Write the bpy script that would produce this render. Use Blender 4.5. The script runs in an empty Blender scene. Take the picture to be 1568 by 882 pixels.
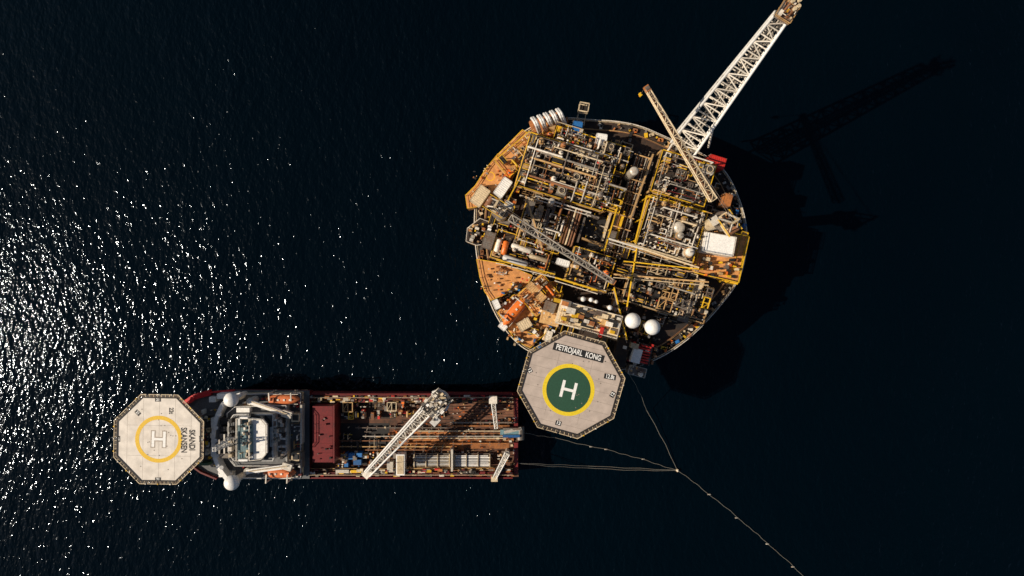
import bpy, math, random
from mathutils import Vector, Matrix
R = random.Random(11)
sc = bpy.context.scene
H = 200.0
K = 1.5/1568
def S(z): return (H-z)*K
def P(px, py, z, zz=None):
    s = S(z); return Vector(((px-784)*s, (441-py)*s, z if zz is None else zz))

# ------------------------------------------------------------------ materials
MATS = {}
def mat(name, col, rough=.6, metal=0.0, rust=.25, rustcol=(.20,.085,.035), scale=.5, var=True, lines=None, dirt=.7):
    m = bpy.data.materials.new(name); m.use_nodes = True
    nt = m.node_tree; N = nt.nodes; L = nt.links
    bs = N['Principled BSDF']
    tc = N.new('ShaderNodeTexCoord')
    n1 = N.new('ShaderNodeTexNoise'); n1.inputs['Scale'].default_value = scale; n1.inputs['Detail'].default_value = 8; n1.inputs['Roughness'].default_value = .7
    L.new(tc.outputs['Object'], n1.inputs['Vector'])
    r = N.new('ShaderNodeValToRGB')
    r.color_ramp.elements[0].position = .62-rust*.45; r.color_ramp.elements[1].position = .80-rust*.35
    r.color_ramp.elements[0].color = (0,0,0,1); r.color_ramp.elements[1].color = (min(1,.4+rust),)*3+(1,)
    L.new(n1.outputs['Fac'], r.inputs['Fac'])
    mx = N.new('ShaderNodeMix'); mx.data_type = 'RGBA'
    mx.inputs['A'].default_value = (*col,1); mx.inputs['B'].default_value = (*rustcol,1)
    L.new(r.outputs['Color'], mx.inputs['Factor'])
    n2 = N.new('ShaderNodeTexNoise'); n2.inputs['Scale'].default_value = scale*5; n2.inputs['Detail'].default_value = 5
    L.new(tc.outputs['Object'], n2.inputs['Vector'])
    mr = N.new('ShaderNodeMapRange'); mr.inputs['From Min'].default_value=.3; mr.inputs['From Max'].default_value=.7
    mr.inputs['To Min'].default_value=dirt; mr.inputs['To Max'].default_value=1.12
    L.new(n2.outputs['Fac'], mr.inputs['Value'])
    val = mr.outputs['Result']
    if lines:
        w = N.new('ShaderNodeTexWave'); w.bands_direction = lines[1]; w.inputs['Scale'].default_value = lines[0]; w.inputs['Distortion'].default_value=.3
        L.new(tc.outputs['Object'], w.inputs['Vector'])
        m2 = N.new('ShaderNodeMapRange'); m2.inputs['From Min'].default_value=0; m2.inputs['From Max'].default_value=.25
        m2.inputs['To Min'].default_value=lines[2]; m2.inputs['To Max'].default_value=1
        L.new(w.outputs['Fac'], m2.inputs['Value'])
        mm = N.new('ShaderNodeMath'); mm.operation='MULTIPLY'; L.new(val, mm.inputs[0]); L.new(m2.outputs['Result'], mm.inputs[1]); val = mm.outputs[0]
    if var:
        at = N.new('ShaderNodeAttribute'); at.attribute_name = 'var'
        mm = N.new('ShaderNodeMath'); mm.operation='MULTIPLY'; L.new(val, mm.inputs[0]); L.new(at.outputs['Fac'], mm.inputs[1]); val = mm.outputs[0]
    vm = N.new('ShaderNodeVectorMath'); vm.operation='SCALE'
    L.new(mx.outputs['Result'], vm.inputs[0]); L.new(val, vm.inputs['Scale'])
    L.new(vm.outputs['Vector'], bs.inputs['Base Color'])
    bs.inputs['Roughness'].default_value = rough; bs.inputs['Metallic'].default_value = metal
    MATS[name] = m; return m

mat('white', (.82,.75,.64), .4, rust=.2)
mat('cleanwhite', (.84,.82,.78), .4, rust=.05, dirt=.85)
mat('pipegrey', (.58,.52,.43), .38, .2, rust=.25)
mat('steel', (.23,.20,.17), .45, .3, rust=.35)
mat('tan', (.64,.39,.16), .6, rust=.28)
mat('beige', (.74,.59,.38), .5, rust=.22)
mat('rust', (.50,.18,.045), .7, rust=.4, rustcol=(.16,.06,.028))
mat('rustpipe', (.34,.15,.07), .55, .1, rust=.35)
mat('yellow', (.86,.51,.02), .42, rust=.15)
mat('orange', (.84,.19,.025), .38, rust=.08)
mat('lifeboatorange', (.70,.19,.06), .5, rust=.12)
mat('red', (.60,.03,.02), .5, rust=.12, rustcol=(.12,.02,.015))
mat('maroon', (.18,.010,.010), .6, rust=.25, rustcol=(.06,.008,.008))
mat('hatchred', (.165,.006,.008), .7, rust=.3, rustcol=(.08,.006,.007))
mat('blue', (.02,.15,.42), .5, rust=.12)
mat('teal', (.10,.18,.20), .5, rust=.12)
mat('green', (.05,.14,.07), .6, rust=.1)
mat('dark', (.014,.013,.013), .7, rust=.3, rustcol=(.035,.02,.012))
mat('darkgrate', (.020,.017,.015), .7, rust=.35, rustcol=(.07,.035,.016), lines=(1.2,'X',.45))
mat('deckdark', (.022,.017,.015), .75, rust=.4, rustcol=(.08,.038,.018), scale=.25)
mat('deckrust', (.66,.30,.095), .8, rust=.3, rustcol=(.36,.16,.06), scale=.22)
mat('deckwood', (.15,.062,.032), .8, rust=.4, rustcol=(.045,.028,.02), scale=.3, lines=(.9,'Y',.55))
mat('deckgrey', (.13,.135,.14), .7, rust=.2, rustcol=(.07,.055,.045))
mat('glass', (.01,.015,.02), .1, rust=0)
mat('hullred', (.55,.014,.018), .45, rust=.1, rustcol=(.2,.01,.01), scale=.2)
mat('hulldark', (.12,.008,.008), .5, rust=.2, rustcol=(.04,.01,.008), scale=.2)
mat('hullgrey', (.16,.07,.045), .6, rust=.3)
mat('helitan', (.47,.39,.335), .7, rust=.08, rustcol=(.36,.29,.24), scale=.12, dirt=.86)
mat('helicream', (.72,.66,.585), .7, rust=.14, rustcol=(.58,.49,.40), scale=.12, dirt=.86)
mat('paintgreen', (.014,.068,.036), .6, rust=.1, rustcol=(.03,.09,.06), dirt=.85)
mat('paintyellow', (.76,.56,.015), .6, rust=.12, rustcol=(.6,.42,.04), dirt=.85)
mat('paintgold', (.74,.46,.01), .6, rust=.12, rustcol=(.6,.42,.10), dirt=.85)
mat('paintwhite', (.82,.81,.78), .6, rust=.05, rustcol=(.5,.47,.43), dirt=.9)
mat('seam', (.26,.22,.18), .7, rust=.2, dirt=.7)
mat('black', (.010,.010,.011), .6, rust=.1, rustcol=(.03,.025,.02))
mat('rope', (.15,.145,.125), .8, rust=.2)

# ------------------------------------------------------------------ builder
class B:
    def __init__(s): s.v=[]; s.f=[]; s.m=[]; s.a=[]; s.sm=[]; s.mats=[]
    def mi(s, n):
        if n not in s.mats: s.mats.append(n)
        return s.mats.index(n)
    def add(s, vs, fs, m, smooth=False, var=None):
        o=len(s.v); s.v += [tuple(x) for x in vs]; mi=s.mi(m)
        if var is None: var = R.uniform(.6,1.15)
        for f in fs:
            s.f.append(tuple(i+o for i in f)); s.m.append(mi); s.a.append(var); s.sm.append(smooth)
    def box(s, c, size, ang, m, var=None):
        x,y,z = [k/2 for k in size]; ca,sa=math.cos(ang),math.sin(ang)
        vs=[]
        for dz in (-z,z):
            for dx,dy in ((-x,-y),(x,-y),(x,y),(-x,y)):
                vs.append((c[0]+dx*ca-dy*sa, c[1]+dx*sa+dy*ca, c[2]+dz))
        s.add(vs, [(3,2,1,0),(4,5,6,7),(0,1,5,4),(1,2,6,5),(2,3,7,6),(3,0,4,7)], m, var=var)
    def frame(s,p,q):
        d=(q-p); l=d.length
        if l<1e-6: d=Vector((0,0,1))
        d=d.normalized()
        up=Vector((0,0,1)) if abs(d.z)<.95 else Vector((1,0,0))
        a=d.cross(up).normalized(); b=a.cross(d).normalized()
        return d,a,b
    def beam(s,p,q,w,h,m,var=None):
        p=Vector(p);q=Vector(q); d,a,b=s.frame(p,q)
        vs=[]
        for o in (p,q):
            for i,j in ((-1,-1),(1,-1),(1,1),(-1,1)): vs.append(o+a*(i*w/2)+b*(j*h/2))
        s.add(vs,[(3,2,1,0),(4,5,6,7),(0,1,5,4),(1,2,6,5),(2,3,7,6),(3,0,4,7)],m,var=var)
    def cyl(s,p,q,r,m,n=8,r2=None,var=None,caps=True):
        p=Vector(p);q=Vector(q); d,a,b=s.frame(p,q)
        if r2 is None: r2=r
        if var is None: var=R.uniform(.6,1.15)
        ring=[(math.cos(2*math.pi*i/n),math.sin(2*math.pi*i/n)) for i in range(n)]
        A=[p+a*(x*r)+b*(y*r) for x,y in ring]; C=[q+a*(x*r2)+b*(y*r2) for x,y in ring]
        s.add(A+C,[(i,(i+1)%n,n+(i+1)%n,n+i) for i in range(n)],m,True,var)
        if caps:
            s.add(A,[tuple(range(n-1,-1,-1))],m,False,var); s.add(C,[tuple(range(n))],m,False,var)
    def capsule(s,p,q,r,m,n=12,var=None):
        p=Vector(p);q=Vector(q); d,a,b=s.frame(p,q)
        prof=[(-.55,.02),(-.5,.42),(-.33,.75),(0,1)]
        rings=[(p+d*(x*r),r*k) for x,k in prof]+[(q-d*(x*r),r*k) for x,k in reversed(prof)]
        vs=[];
        for c,rr in rings:
            for i in range(n):
                t=2*math.pi*i/n; vs.append(c+a*(math.cos(t)*rr)+b*(math.sin(t)*rr))
        fs=[(j*n+i,j*n+(i+1)%n,(j+1)*n+(i+1)%n,(j+1)*n+i) for j in range(len(rings)-1) for i in range(n)]
        s.add(vs,fs,m,True,var)
    def sphere(s,c,r,m,n=12,k=8,sz=1,var=None):
        vs=[];c=Vector(c)
        for j in range(k+1):
            t=math.pi*j/k
            for i in range(n):
                u=2*math.pi*i/n; vs.append(c+Vector((r*math.sin(t)*math.cos(u),r*math.sin(t)*math.sin(u),sz*r*math.cos(t))))
        s.add(vs,[(j*n+i,(j+1)*n+i,(j+1)*n+(i+1)%n,j*n+(i+1)%n) for j in range(k) for i in range(n)],m,True,var)
    def pipe(s,pts,r,m,n=8,var=None):
        if var is None: var=R.uniform(.6,1.15)
        pts=[Vector(p) for p in pts]
        for p,q in zip(pts,pts[1:]): s.cyl(p,q,r,m,n,var=var,caps=False)
        for p in pts: s.sphere(p,r*1.02,m,n,4,var=var)
    def prism(s,poly,z0,z1,m,mtop=None,var=1.0):
        n=len(poly)
        ar=sum(poly[i][0]*poly[(i+1)%n][1]-poly[(i+1)%n][0]*poly[i][1] for i in range(n))
        if ar<0: poly=poly[::-1]
        vs=[(p[0],p[1],z0) for p in poly]+[(p[0],p[1],z1) for p in poly]
        s.add(vs,[(i,(i+1)%n,n+(i+1)%n,n+i) for i in range(n)],m,var=var)
        s.add(vs[n:],[tuple(range(n))],mtop or m,var=var)
        s.add(vs[:n],[tuple(range(n-1,-1,-1))],m,var=var)
    def ring(s,c,r0,r1,z,m,n=64,h=.02,a0=0,a1=2*math.pi):
        vs=[];
        full=abs(a1-a0-2*math.pi)<1e-4; k=n if full else n+1
        for i in range(k):
            t=a0+(a1-a0)*i/n
            for r,zz in ((r0,z),(r1,z),(r1,z-h),(r0,z-h)): vs.append((c[0]+r*math.cos(t),c[1]+r*math.sin(t),zz))
        fs=[]
        for i in range(n):
            a=4*i;b=4*((i+1)%k)
            for j in range(4): fs.append((a+j,b+j,b+(j+1)%4,a+(j+1)%4)[::-1])
        s.add(vs,fs,m,var=1)
    def rail(s,pts,m='yellow',h=1.1,r=.06,closed=False,step=2.0):
        pts=[Vector(p) for p in pts]
        if closed: pts=pts+[pts[0]]
        for p,q in zip(pts,pts[1:]):
            up=Vector((0,0,h)); l=(q-p).length
            s.beam(p+up,q+up,r*2,r*2,m); s.beam(p+up*.5,q+up*.5,r*1.3,r*1.3,m)
            n=max(1,int(l/step))
            for i in range(n+1):
                o=p.lerp(q,i/n); s.beam(o,o+up,r*1.5,r*1.5,m)
    def truss(s,p,q,w0,h0,w1,h1,n,rc,rb,m,mb=None,tri=False):
        p=Vector(p);q=Vector(q); d,a,b=s.frame(p,q); mb=mb or m
        def sec(t):
            w=w0+(w1-w0)*t; h=h0+(h1-h0)*t; c=p.lerp(q,t)
            if tri: return [c-a*w/2+b*h/2, c+a*w/2+b*h/2, c-b*h/2]
            return [c-a*w/2-b*h/2, c+a*w/2-b*h/2, c+a*w/2+b*h/2, c-a*w/2+b*h/2]
        secs=[sec(i/n) for i in range(n+1)]; k=len(secs[0])
        for j in range(k): s.cyl(secs[0][j],secs[-1][j],rc,m,8)
        for i in range(n+1):
            for j in range(k): s.cyl(secs[i][j],secs[i][(j+1)%k],rb,mb,6)
            if i<n:
                for j in range(k):
                    if (i+j)%2: s.cyl(secs[i][j],secs[i+1][(j+1)%k],rb,mb,6)
                    else: s.cyl(secs[i][(j+1)%k],secs[i+1][j],rb,mb,6)
        return secs
    def obj(s,name,parent=None):
        me=bpy.data.meshes.new(name); me.from_pydata(s.v,[],s.f)
        for n in s.mats: me.materials.append(MATS[n])
        me.polygons.foreach_set('material_index',s.m); me.polygons.foreach_set('use_smooth',s.sm)
        at=me.attributes.new('var','FLOAT','FACE'); at.data.foreach_set('value',s.a)
        me.update(); o=bpy.data.objects.new(name,me); sc.collection.objects.link(o)
        if parent: o.parent=parent
        return o
def empty(name):
    o=bpy.data.objects.new(name,None); sc.collection.objects.link(o); return o
def text(txt,loc,size,ang,m,name,parent,sx=1.0,bold=.0):
    c=bpy.data.curves.new('t','FONT'); c.body=txt; c.size=size; c.align_x='CENTER'; c.align_y='CENTER'; c.offset=bold; c.extrude=.004
    o=bpy.data.objects.new('t',c); sc.collection.objects.link(o)
    bpy.context.view_layer.update()
    dg=bpy.context.evaluated_depsgraph_get(); me=bpy.data.meshes.new_from_object(o.evaluated_get(dg))
    bpy.data.objects.remove(o)
    me.materials.clear(); me.materials.append(MATS[m])
    at=me.attributes.new('var','FLOAT','FACE'); at.data.foreach_set('value',[1.0]*len(me.polygons))
    n=bpy.data.objects.new(name,me); sc.collection.objects.link(n)
    n.location=loc; n.rotation_euler=(0,0,ang); n.scale=(sx,1,1); n.parent=parent
    return n

# ------------------------------------------------------------------ equipment filler
class Frame:
    def __init__(s,o,ang): s.o=Vector((o[0],o[1],0)); s.ang=ang; s.c=math.cos(ang); s.s=math.sin(ang)
    def __call__(s,x,y,z): return Vector((s.o.x+x*s.c-y*s.s, s.o.y+x*s.s+y*s.c, z))
PAL_A=['white','pipegrey','pipegrey','beige','steel','tan','rustpipe','white','white','steel','dark','rust']
PAL_R=['rust','tan','beige','orange','yellow','white','steel','tan','rust','white','beige']
PAL_D=['steel','pipegrey','pipegrey','dark','rustpipe','beige','dark','steel','tan']
def cell(b,fr,x0,y0,x1,y1,z,pal,kinds=None):
    hz=(x1-x0)>=(y1-y0); La,Lt=(x1-x0,y1-y0) if hz else (y1-y0,x1-x0)
    def c(a,t,zz): return fr(x0+a,y0+t,zz) if hz else fr(x0+t,y0+a,zz)
    ang=fr.ang+(0 if hz else math.pi/2)
    k=R.choice(kinds or ['ves','bun','bun','bun','eq','eq','vt','man','man','fan','loop','walk','beam','small','small'])
    pc=lambda: R.choice(pal)
    if k=='ves':
        n=max(1,round(Lt/R.uniform(1.3,2.2))); st=Lt/n; r=min(st*.38,1.2); m=pc(); zc=z+1+r+R.uniform(0,1.5)
        for i in range(n):
            t=(i+.5)*st; a0=.3+r*.6+R.uniform(0,.15)*La; a1=La-.3-r*.6-R.uniform(0,.15)*La
            if a1-a0<r: continue
            b.capsule(c(a0,t,zc),c(a1,t,zc),r,m)
            for q in (.25,.75): b.box(c(a0+(a1-a0)*q,t,(z+zc)/2),(.35,r*1.7,zc-z),ang,'steel')
            for q in range(R.randint(1,4)):
                a=R.uniform(a0,a1); b.cyl(c(a,t,zc+r*.9),c(a,t,zc+r+.5),.16,pc(),8)
            b.beam(c(a0,t+r*.9,zc+r*.6),c(a1,t+r*.9,zc+r*.6),.1,.1,'yellow')
    elif k=='bun':
        t=.3; 
        while t<Lt-.2:
            r=R.choice([.07,.09,.1,.12,.16,.2,.28]); zz=z+R.uniform(.8,3.2); m=pc(); a0=R.uniform(0,.3)*La; a1=La-R.uniform(0,.3)*La
            pts=[c(a0,t,z),c(a0,t,zz)]
            if R.random()<.35 and Lt>2:
                am=R.uniform(a0,a1); t2=min(Lt-.2,t+R.uniform(.8,2)); pts+=[c(am,t,zz),c(am,t2,zz),c(a1,t2,zz),c(a1,t2,z)]
            else: pts+=[c(a1,t,zz),c(a1,t,z)]
            b.pipe(pts,r,m,8); t+=r*2+R.uniform(.12,.6)
        a=1
        while a<La: b.beam(c(a,0,z+.9),c(a,Lt,z+.9),.16,.2,R.choice(['tan','steel','yellow'])); a+=R.uniform(1.8,3.2)
    elif k=='eq':
        n=R.randint(1,3)
        for i in range(n):
            w=La/n*.8; h=Lt*R.uniform(.45,.75); hh=R.uniform(1.2,3.5); m=pc(); cx=(i+.5)*La/n
            b.box(c(cx,Lt/2,z+hh/2),(w,h,hh),ang,m)
            b.box(c(cx,Lt/2,z+hh+.06),(w*.9,h*.9,.12),ang,m)
            for q in range(R.randint(2,6)):
                s=R.uniform(.25,.8); b.box(c(cx+R.uniform(-.35,.35)*w,Lt/2+R.uniform(-.35,.35)*h,z+hh+.12+s/3),(s*R.uniform(.6,2),s,s*.66),ang,pc())
            b.pipe([c(cx-w*.4,Lt/2+h*.3,z+hh+.3),c(cx+w*.4,Lt/2+h*.3,z+hh+.3)],.08,pc(),6)
    elif k=='vt':
        r=min(Lt*.34,1.3); n=max(1,int(La/(r*2.5)))
        for i in range(n):
            hh=R.uniform(1.5,5); o=c((i+.5)*La/n,Lt/2,z); m=pc()
            b.cyl(o,o+Vector((0,0,hh)),r,m,16,caps=False); b.sphere(o+Vector((0,0,hh)),r,m,16,8,.45)
            b.ring(o,r*1.02,r*1.22,z+hh*.75,'tan',16,.1); b.cyl(o+Vector((0,0,hh)),o+Vector((0,0,hh+r*.45+.5)),.15,'steel')
    elif k=='man':
        t=.4
        while t<Lt:
            b.pipe([c(.2,t,z+.9),c(La-.2,t,z+.9)],.11,pc(),6)
            a=.4
            while a<La:
                if R.random()<.8:
                    m=pc(); h=R.uniform(1.2,2.2); b.cyl(c(a,t,z+.5),c(a,t,z+h),.12,m,6); b.cyl(c(a,t,z+h),c(a,t,z+h+.08),R.uniform(.15,.3),R.choice([m,m,'red','white','yellow','white']),8)
                a+=R.uniform(.55,1.1)
            t+=R.uniform(.7,1.2)
    elif k=='fan':
        hh=R.uniform(2,3.5); b.box(c(La/2,Lt/2,z+hh/2),(La*.9,Lt*.85,hh),ang,R.choice(['steel','tan','pipegrey']))
        n=max(1,int(La/(Lt*.9)))
        for i in range(n):
            o=c((i+.5)*La/n,Lt/2,z+hh+.2); rr=Lt*.33
            b.ring(o,rr*.85,rr,z+hh+.35,'beige',20,.34); b.cyl(c((i+.5)*La/n,Lt/2,z+hh+.01),c((i+.5)*La/n,Lt/2,z+hh+.05),rr*.85,'black',20)
            for q in range(6):
                t=q*math.pi/3; b.beam(o,o+Vector((math.cos(t)*rr*.8,math.sin(t)*rr*.8,0)),.2,.04,'steel')
    elif k=='loop':
        r=R.uniform(.13,.3); m=R.choice(['white','pipegrey','beige','white']); zz=z+R.uniform(1.5,3.5); pts=[]; a=.4; f=0
        while a<La-.2:
            pts+= [c(a,.4,zz),c(a,Lt-.4,zz)] if f%2==0 else [c(a,Lt-.4,zz),c(a,.4,zz)]
            f+=1; a+=r*2+R.uniform(.5,1.2)
        if len(pts)>1: b.pipe([Vector((pts[0].x,pts[0].y,z))]+pts+[Vector((pts[-1].x,pts[-1].y,z))],r,m,8)
    elif k=='walk':
        hh=R.uniform(1.5,3.5); wd=min(Lt*.6,1.4); b.box(c(La/2,Lt/2,z+hh),(La*.95,wd,.12),ang,R.choice(['darkgrate','steel','tan']))
        b.rail([c(.2,Lt/2-wd/2,z+hh),c(La-.2,Lt/2-wd/2,z+hh)]); b.rail([c(.2,Lt/2+wd/2,z+hh),c(La-.2,Lt/2+wd/2,z+hh)])
        for q in (.1,.9): b.beam(c(La*q,Lt/2,z),c(La*q,Lt/2,z+hh),.25,.25,'yellow')
    elif k=='beam':
        hh=R.uniform(1.5,4); m=R.choice(['tan','beige','yellow','steel'])
        for a in (0,.5,1): b.beam(c(La*a,0,z+hh),c(La*a,Lt,z+hh),.22,.3,m); b.beam(c(La*a,0,z),c(La*a,0,z+hh),.2,.2,m)
        for t in (0,1): b.beam(c(0,Lt*t,z+hh+.02),c(La,Lt*t,z+hh+.02),.22,.3,m)
        b.beam(c(0,0,z+hh+.05),c(La*.5,Lt,z+hh+.05),.14,.14,m)
    if k in('small','walk','beam','loop'):
        for q in range(int(La*Lt*.6)):
            a=R.uniform(.2,La-.2); t=R.uniform(.2,Lt-.2); s=R.uniform(.2,.75); hh=R.uniform(.4,1.6)
            if R.random()<.55: b.box(c(a,t,z+hh/2),(s*R.uniform(.7,2),s,hh),ang,pc())
            elif R.random()<.6: b.cyl(c(a,t,z),c(a,t,z+hh),s*.4,pc(),8)
            else: b.pipe([c(a,t,z+hh),c(min(La,a+R.uniform(.8,3)),t,z+hh)],.1,pc(),6)
def fill(b,fr,x0,y0,x1,y1,z,pal,mx=5.0,kinds=None,p_empty=.05):
    w,h=x1-x0,y1-y0
    if max(w,h)>mx or (max(w,h)>mx*.6 and R.random()<.3):
        t=R.uniform(.36,.64)
        if w>h: fill(b,fr,x0,y0,x0+w*t,y1,z,pal,mx,kinds,p_empty); fill(b,fr,x0+w*t,y0,x1,y1,z,pal,mx,kinds,p_empty)
        else: fill(b,fr,x0,y0,x1,y0+h*t,z,pal,mx,kinds,p_empty); fill(b,fr,x0,y0+h*t,x1,y1,z,pal,mx,kinds,p_empty)
        return
    if R.random()<p_empty or min(w,h)<.6: return
    g=.15; cell(b,fr,x0+g,y0+g,x1-g,y1-g,z,pal,kinds)
def grit(b,fr,W,D,z,pal,dens=.5):
    for i in range(int(4*W*D*dens)):
        x,y=R.uniform(-W,W),R.uniform(-D,D); zz=z+R.uniform(.5,3.2); q=R.random(); s=R.uniform(.12,.38)
        if q<.45: b.box(fr(x,y,zz),(s*R.uniform(1,2.2),s,s),fr.ang+R.choice([0,math.pi/2]),R.choice(pal+['white','yellow','white']))
        elif q<.75:
            l=R.uniform(.6,2.6); hz=R.random()<.5; b.cyl(fr(x,y,zz),fr(x+(l if hz else 0),y+(0 if hz else l),zz),R.uniform(.05,.12),R.choice(pal+['yellow','white']),6)
        else: b.cyl(fr(x,y,zz-.5),fr(x,y,zz),s*.6,R.choice(pal+['white']),8)
def module(b,px,py,w,h,rot,zb,zt,pal,mx=5,deck='darkgrate',rails='yellow',kinds=None,cross=4,p_empty=.08,framec='tan',dens=.5):
    s=S(zt+2); o=P(px,py,zt+2); fr=Frame(o,-math.radians(rot)); W=w*s/2; D=h*s/2
    b.box(fr(0,0,zt-.15),(2*W,2*D,.3),fr.ang,deck,var=1)
    for x in (-W,-W/3,W/3,W):
        for y in (-D,D):
            b.beam(fr(x,y,zb),fr(x,y,zt-.3),.5,.5,framec)
    for y in (-D,D): b.beam(fr(-W,y,zt-.55),fr(W,y,zt-.55),.5,.5,framec)
    for x in (-W,W): b.beam(fr(x,-D+.3,zt-.55),fr(x,D-.3,zt-.55),.5,.5,framec)
    fill(b,fr,-W+.3,-D+.3,W-.3,D-.3,zt,pal,mx,kinds,p_empty)
    grit(b,fr,W-.3,D-.3,zt,pal,dens)
    if rails: b.rail([fr(-W,-D,zt),fr(W,-D,zt),fr(W,D,zt),fr(-W,D,zt)],rails,closed=True,r=.08)
    for i in range(cross):
        zz=zt+R.uniform(2.5,4.5); r=R.choice([.09,.12,.15,.2,.26])
        if R.random()<.5:
            y=R.uniform(-D,D); x=R.uniform(-W,W*.3); x2=R.uniform(x+W*.4,W); b.pipe([fr(x,y,zt),fr(x,y,zz),fr(x2,y,zz),fr(x2,y,zt)],r,R.choice(pal))
        else:
            x=R.uniform(-W,W); y=R.uniform(-D,D*.2); y2=R.uniform(y+D*.5,D); b.pipe([fr(x,y,zt),fr(x,y,zz),fr(x,y2,zz),fr(x,y2,zt)],r,R.choice(pal))
    return fr
def bx(b,px,py,w,h,rot,z0,z1,m,var=None):
    s=S(z1); c=P(px,py,z1); b.box((c.x,c.y,(z0+z1)/2),(w*s,h*s,z1-z0),-math.radians(rot),m,var)
def container(b,px,py,w,h,rot,z0,z1,m):
    bx(b,px,py,w,h,rot,z0,z1,m,1); s=S(z1); c=P(px,py,z1); a=-math.radians(rot); fr=Frame(c,a); W=w*s;D=h*s
    n=int(max(W,D)/.5)
    for i in range(n):
        t=(i+.5)/n-.5
        if W>D: b.box(fr(t*W,0,z1+.03),(.2,D*.92,.06),a,m,.95)
        else: b.box(fr(0,t*D,z1+.03),(W*.92,.2,.06),a,m,.95)
    for i in (-1,1):
        for j in (-1,1):
            b.box(fr(i*W/2,j*D/2,(z0+z1)/2),(.2,.2,z1-z0+.14),a,'steel')
        b.box(fr(0,i*D/2,z1+.02),(W-.2,.14,.14),a,m,.8); b.box(fr(i*W/2,0,z1+.02),(.14,D-.2,.14),a,m,.8)
def lifeboat(name,px,py,L,Wd,rot,z,m='orange'):
    root=empty(name); b=B(); s=S(z+2); o=P(px,py,z+2); fr=Frame(o,-math.radians(rot)); L*=s; Wd*=s
    n=14; k=12; vs=[]
    for i in range(n+1):
        t=i/n*2-1; wv=max(.04,(1-abs(t)**3.0))**.7*Wd/2; hv=1.35*(1-.35*abs(t)**3)
        for j in range(k):
            u=2*math.pi*j/k; cx,sx=math.cos(u),math.sin(u)
            yy=wv*math.copysign(abs(cx)**.7,cx); zz=z+1.2+(hv*1.05 if sx>0 else 1.2)*math.copysign(abs(sx)**.8,sx)*(wv/(Wd/2))**.4
            vs.append(fr(t*L/2,yy,zz))
    b.add(vs,[(i*k+j,(i+1)*k+j,(i+1)*k+(j+1)%k,i*k+(j+1)%k) for i in range(n) for j in range(k)],m,True,1)
    b.obj('hull_and_canopy',root); b=B()
    b.box(fr(-L*.28,0,z+2.8),(L*.14,Wd*.45,.9),fr.ang,m,1); b.box(fr(-L*.28,0,z+2.95),(L*.145,Wd*.3,.35),fr.ang,'glass',1)
    for t in (-.1,.08,.25): b.box(fr(L*t,0,z+2.72),(.5,.5,.15),fr.ang,'white')
    b.obj('wheelhouse_and_hatches',root); b=B()
    for sg in (-1,1): b.beam(fr(-L*.44,sg*Wd*.5,z+1.25),fr(L*.44,sg*Wd*.5,z+1.25),.12,.2,'white')
    b.obj('fender',root); b=B()
    for t in (-.32,.32):
        b.beam(fr(L*t,Wd*.75,z-2),fr(L*t,Wd*.75,z+4),.3,.3,'white'); b.beam(fr(L*t,Wd*.8,z+4),fr(L*t,-Wd*.05,z+3.6),.3,.3,'white'); b.cyl(fr(L*t,0,z+2.4),fr(L*t,0,z+3.6),.05,'steel',6)
        b.beam(fr(L*t,-Wd*.5,z-.05),fr(L*t,Wd*.9,z-.05),.3,.3,'steel')
    b.obj('davits',root)
    return root

# ================================================================== PLATFORM
plat=empty('cylindrical_oil_platform')
out=[(905,184),(945,186),(980,193),(1012,207),(1045,222),(1085,241),(1112,263),(1130,300),(1141,335),(1144,370),(1139,405),(1128,436),(1096,476),(1068,506),(1038,531),(1008,549),(975,562),(935,568),(890,566),(845,553),(805,536),(786,520),(762,490),(743,446),(731,402),(727,365),(726,325),(732,290),(748,258),(770,228),(800,202),(832,186),(870,180)]
ZD=19.0
def smooth(poly,it=2):
    for _ in range(it):
        q=[]
        for i in range(len(poly)):
            a=poly[i];c=poly[(i+1)%len(poly)]
            q+=[(a[0]*.75+c[0]*.25,a[1]*.75+c[1]*.25),(a[0]*.25+c[0]*.75,a[1]*.25+c[1]*.75)]
        poly=q
    return poly
outw=[P(x,y,ZD) for x,y in smooth(out,2)]
cc=sum(outw,Vector((0,0,0)))/len(outw)
b=B()
b.prism([(p.x,p.y) for p in outw],2,ZD,'hullgrey','deckdark')
hc=[(cc.x+34*math.cos(t),cc.y+33*math.sin(t)) for t in [2*math.pi*i/96 for i in range(96)]]
b.prism(hc,-3,2-.01,'hullgrey')
for i in range(len(outw)):
    p,q=outw[i],outw[(i+1)%len(outw)]
    b.beam(p+Vector((0,0,.25)),q+Vector((0,0,.25)),.22,.5,'white',.95)
b.obj('hull',plat)
b=B()
ins=[cc+(p-cc)*.985 for p in outw]
b.rail(ins,'beige',r=.05,closed=True,step=1.5)
ins2=[cc+(p-cc)*.93 for p in outw]
for i in range(len(ins2)):
    p,q=ins2[i],ins2[(i+1)%len(ins2)]
    for dz,rr,m in ((.5,.1,'tan'),(.9,.08,'rustpipe')):
        n=(q-p).normalized().cross(Vector((0,0,1)))*dz*.7
        b.cyl(p+n+Vector((0,0,dz)),q+n+Vector((0,0,dz)),rr,m,6,var=1,caps=False)
for i in range(300):
    p=R.choice(outw); c=cc+(p-cc)*R.uniform(.945,.975); s=R.uniform(.2,.9); b.box((c.x+R.uniform(-.5,.5),c.y+R.uniform(-.5,.5),ZD+.4),(s*1.6,s,.8),R.uniform(0,3),R.choice(PAL_D+['white','yellow','rust','orange','blue']))
A17=-math.radians(17)
o=P(932,372,ZD+1); fr=Frame(o,A17)
def inside(p,poly):
    c=False; n=len(poly)
    for i in range(n):
        a=poly[i]; d=poly[i-1]
        if (a.y>p.y)!=(d.y>p.y) and p.x<(d.x-a.x)*(p.y-a.y)/(d.y-a.y)+a.x: c=not c
    return c
st=3.1
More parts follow.
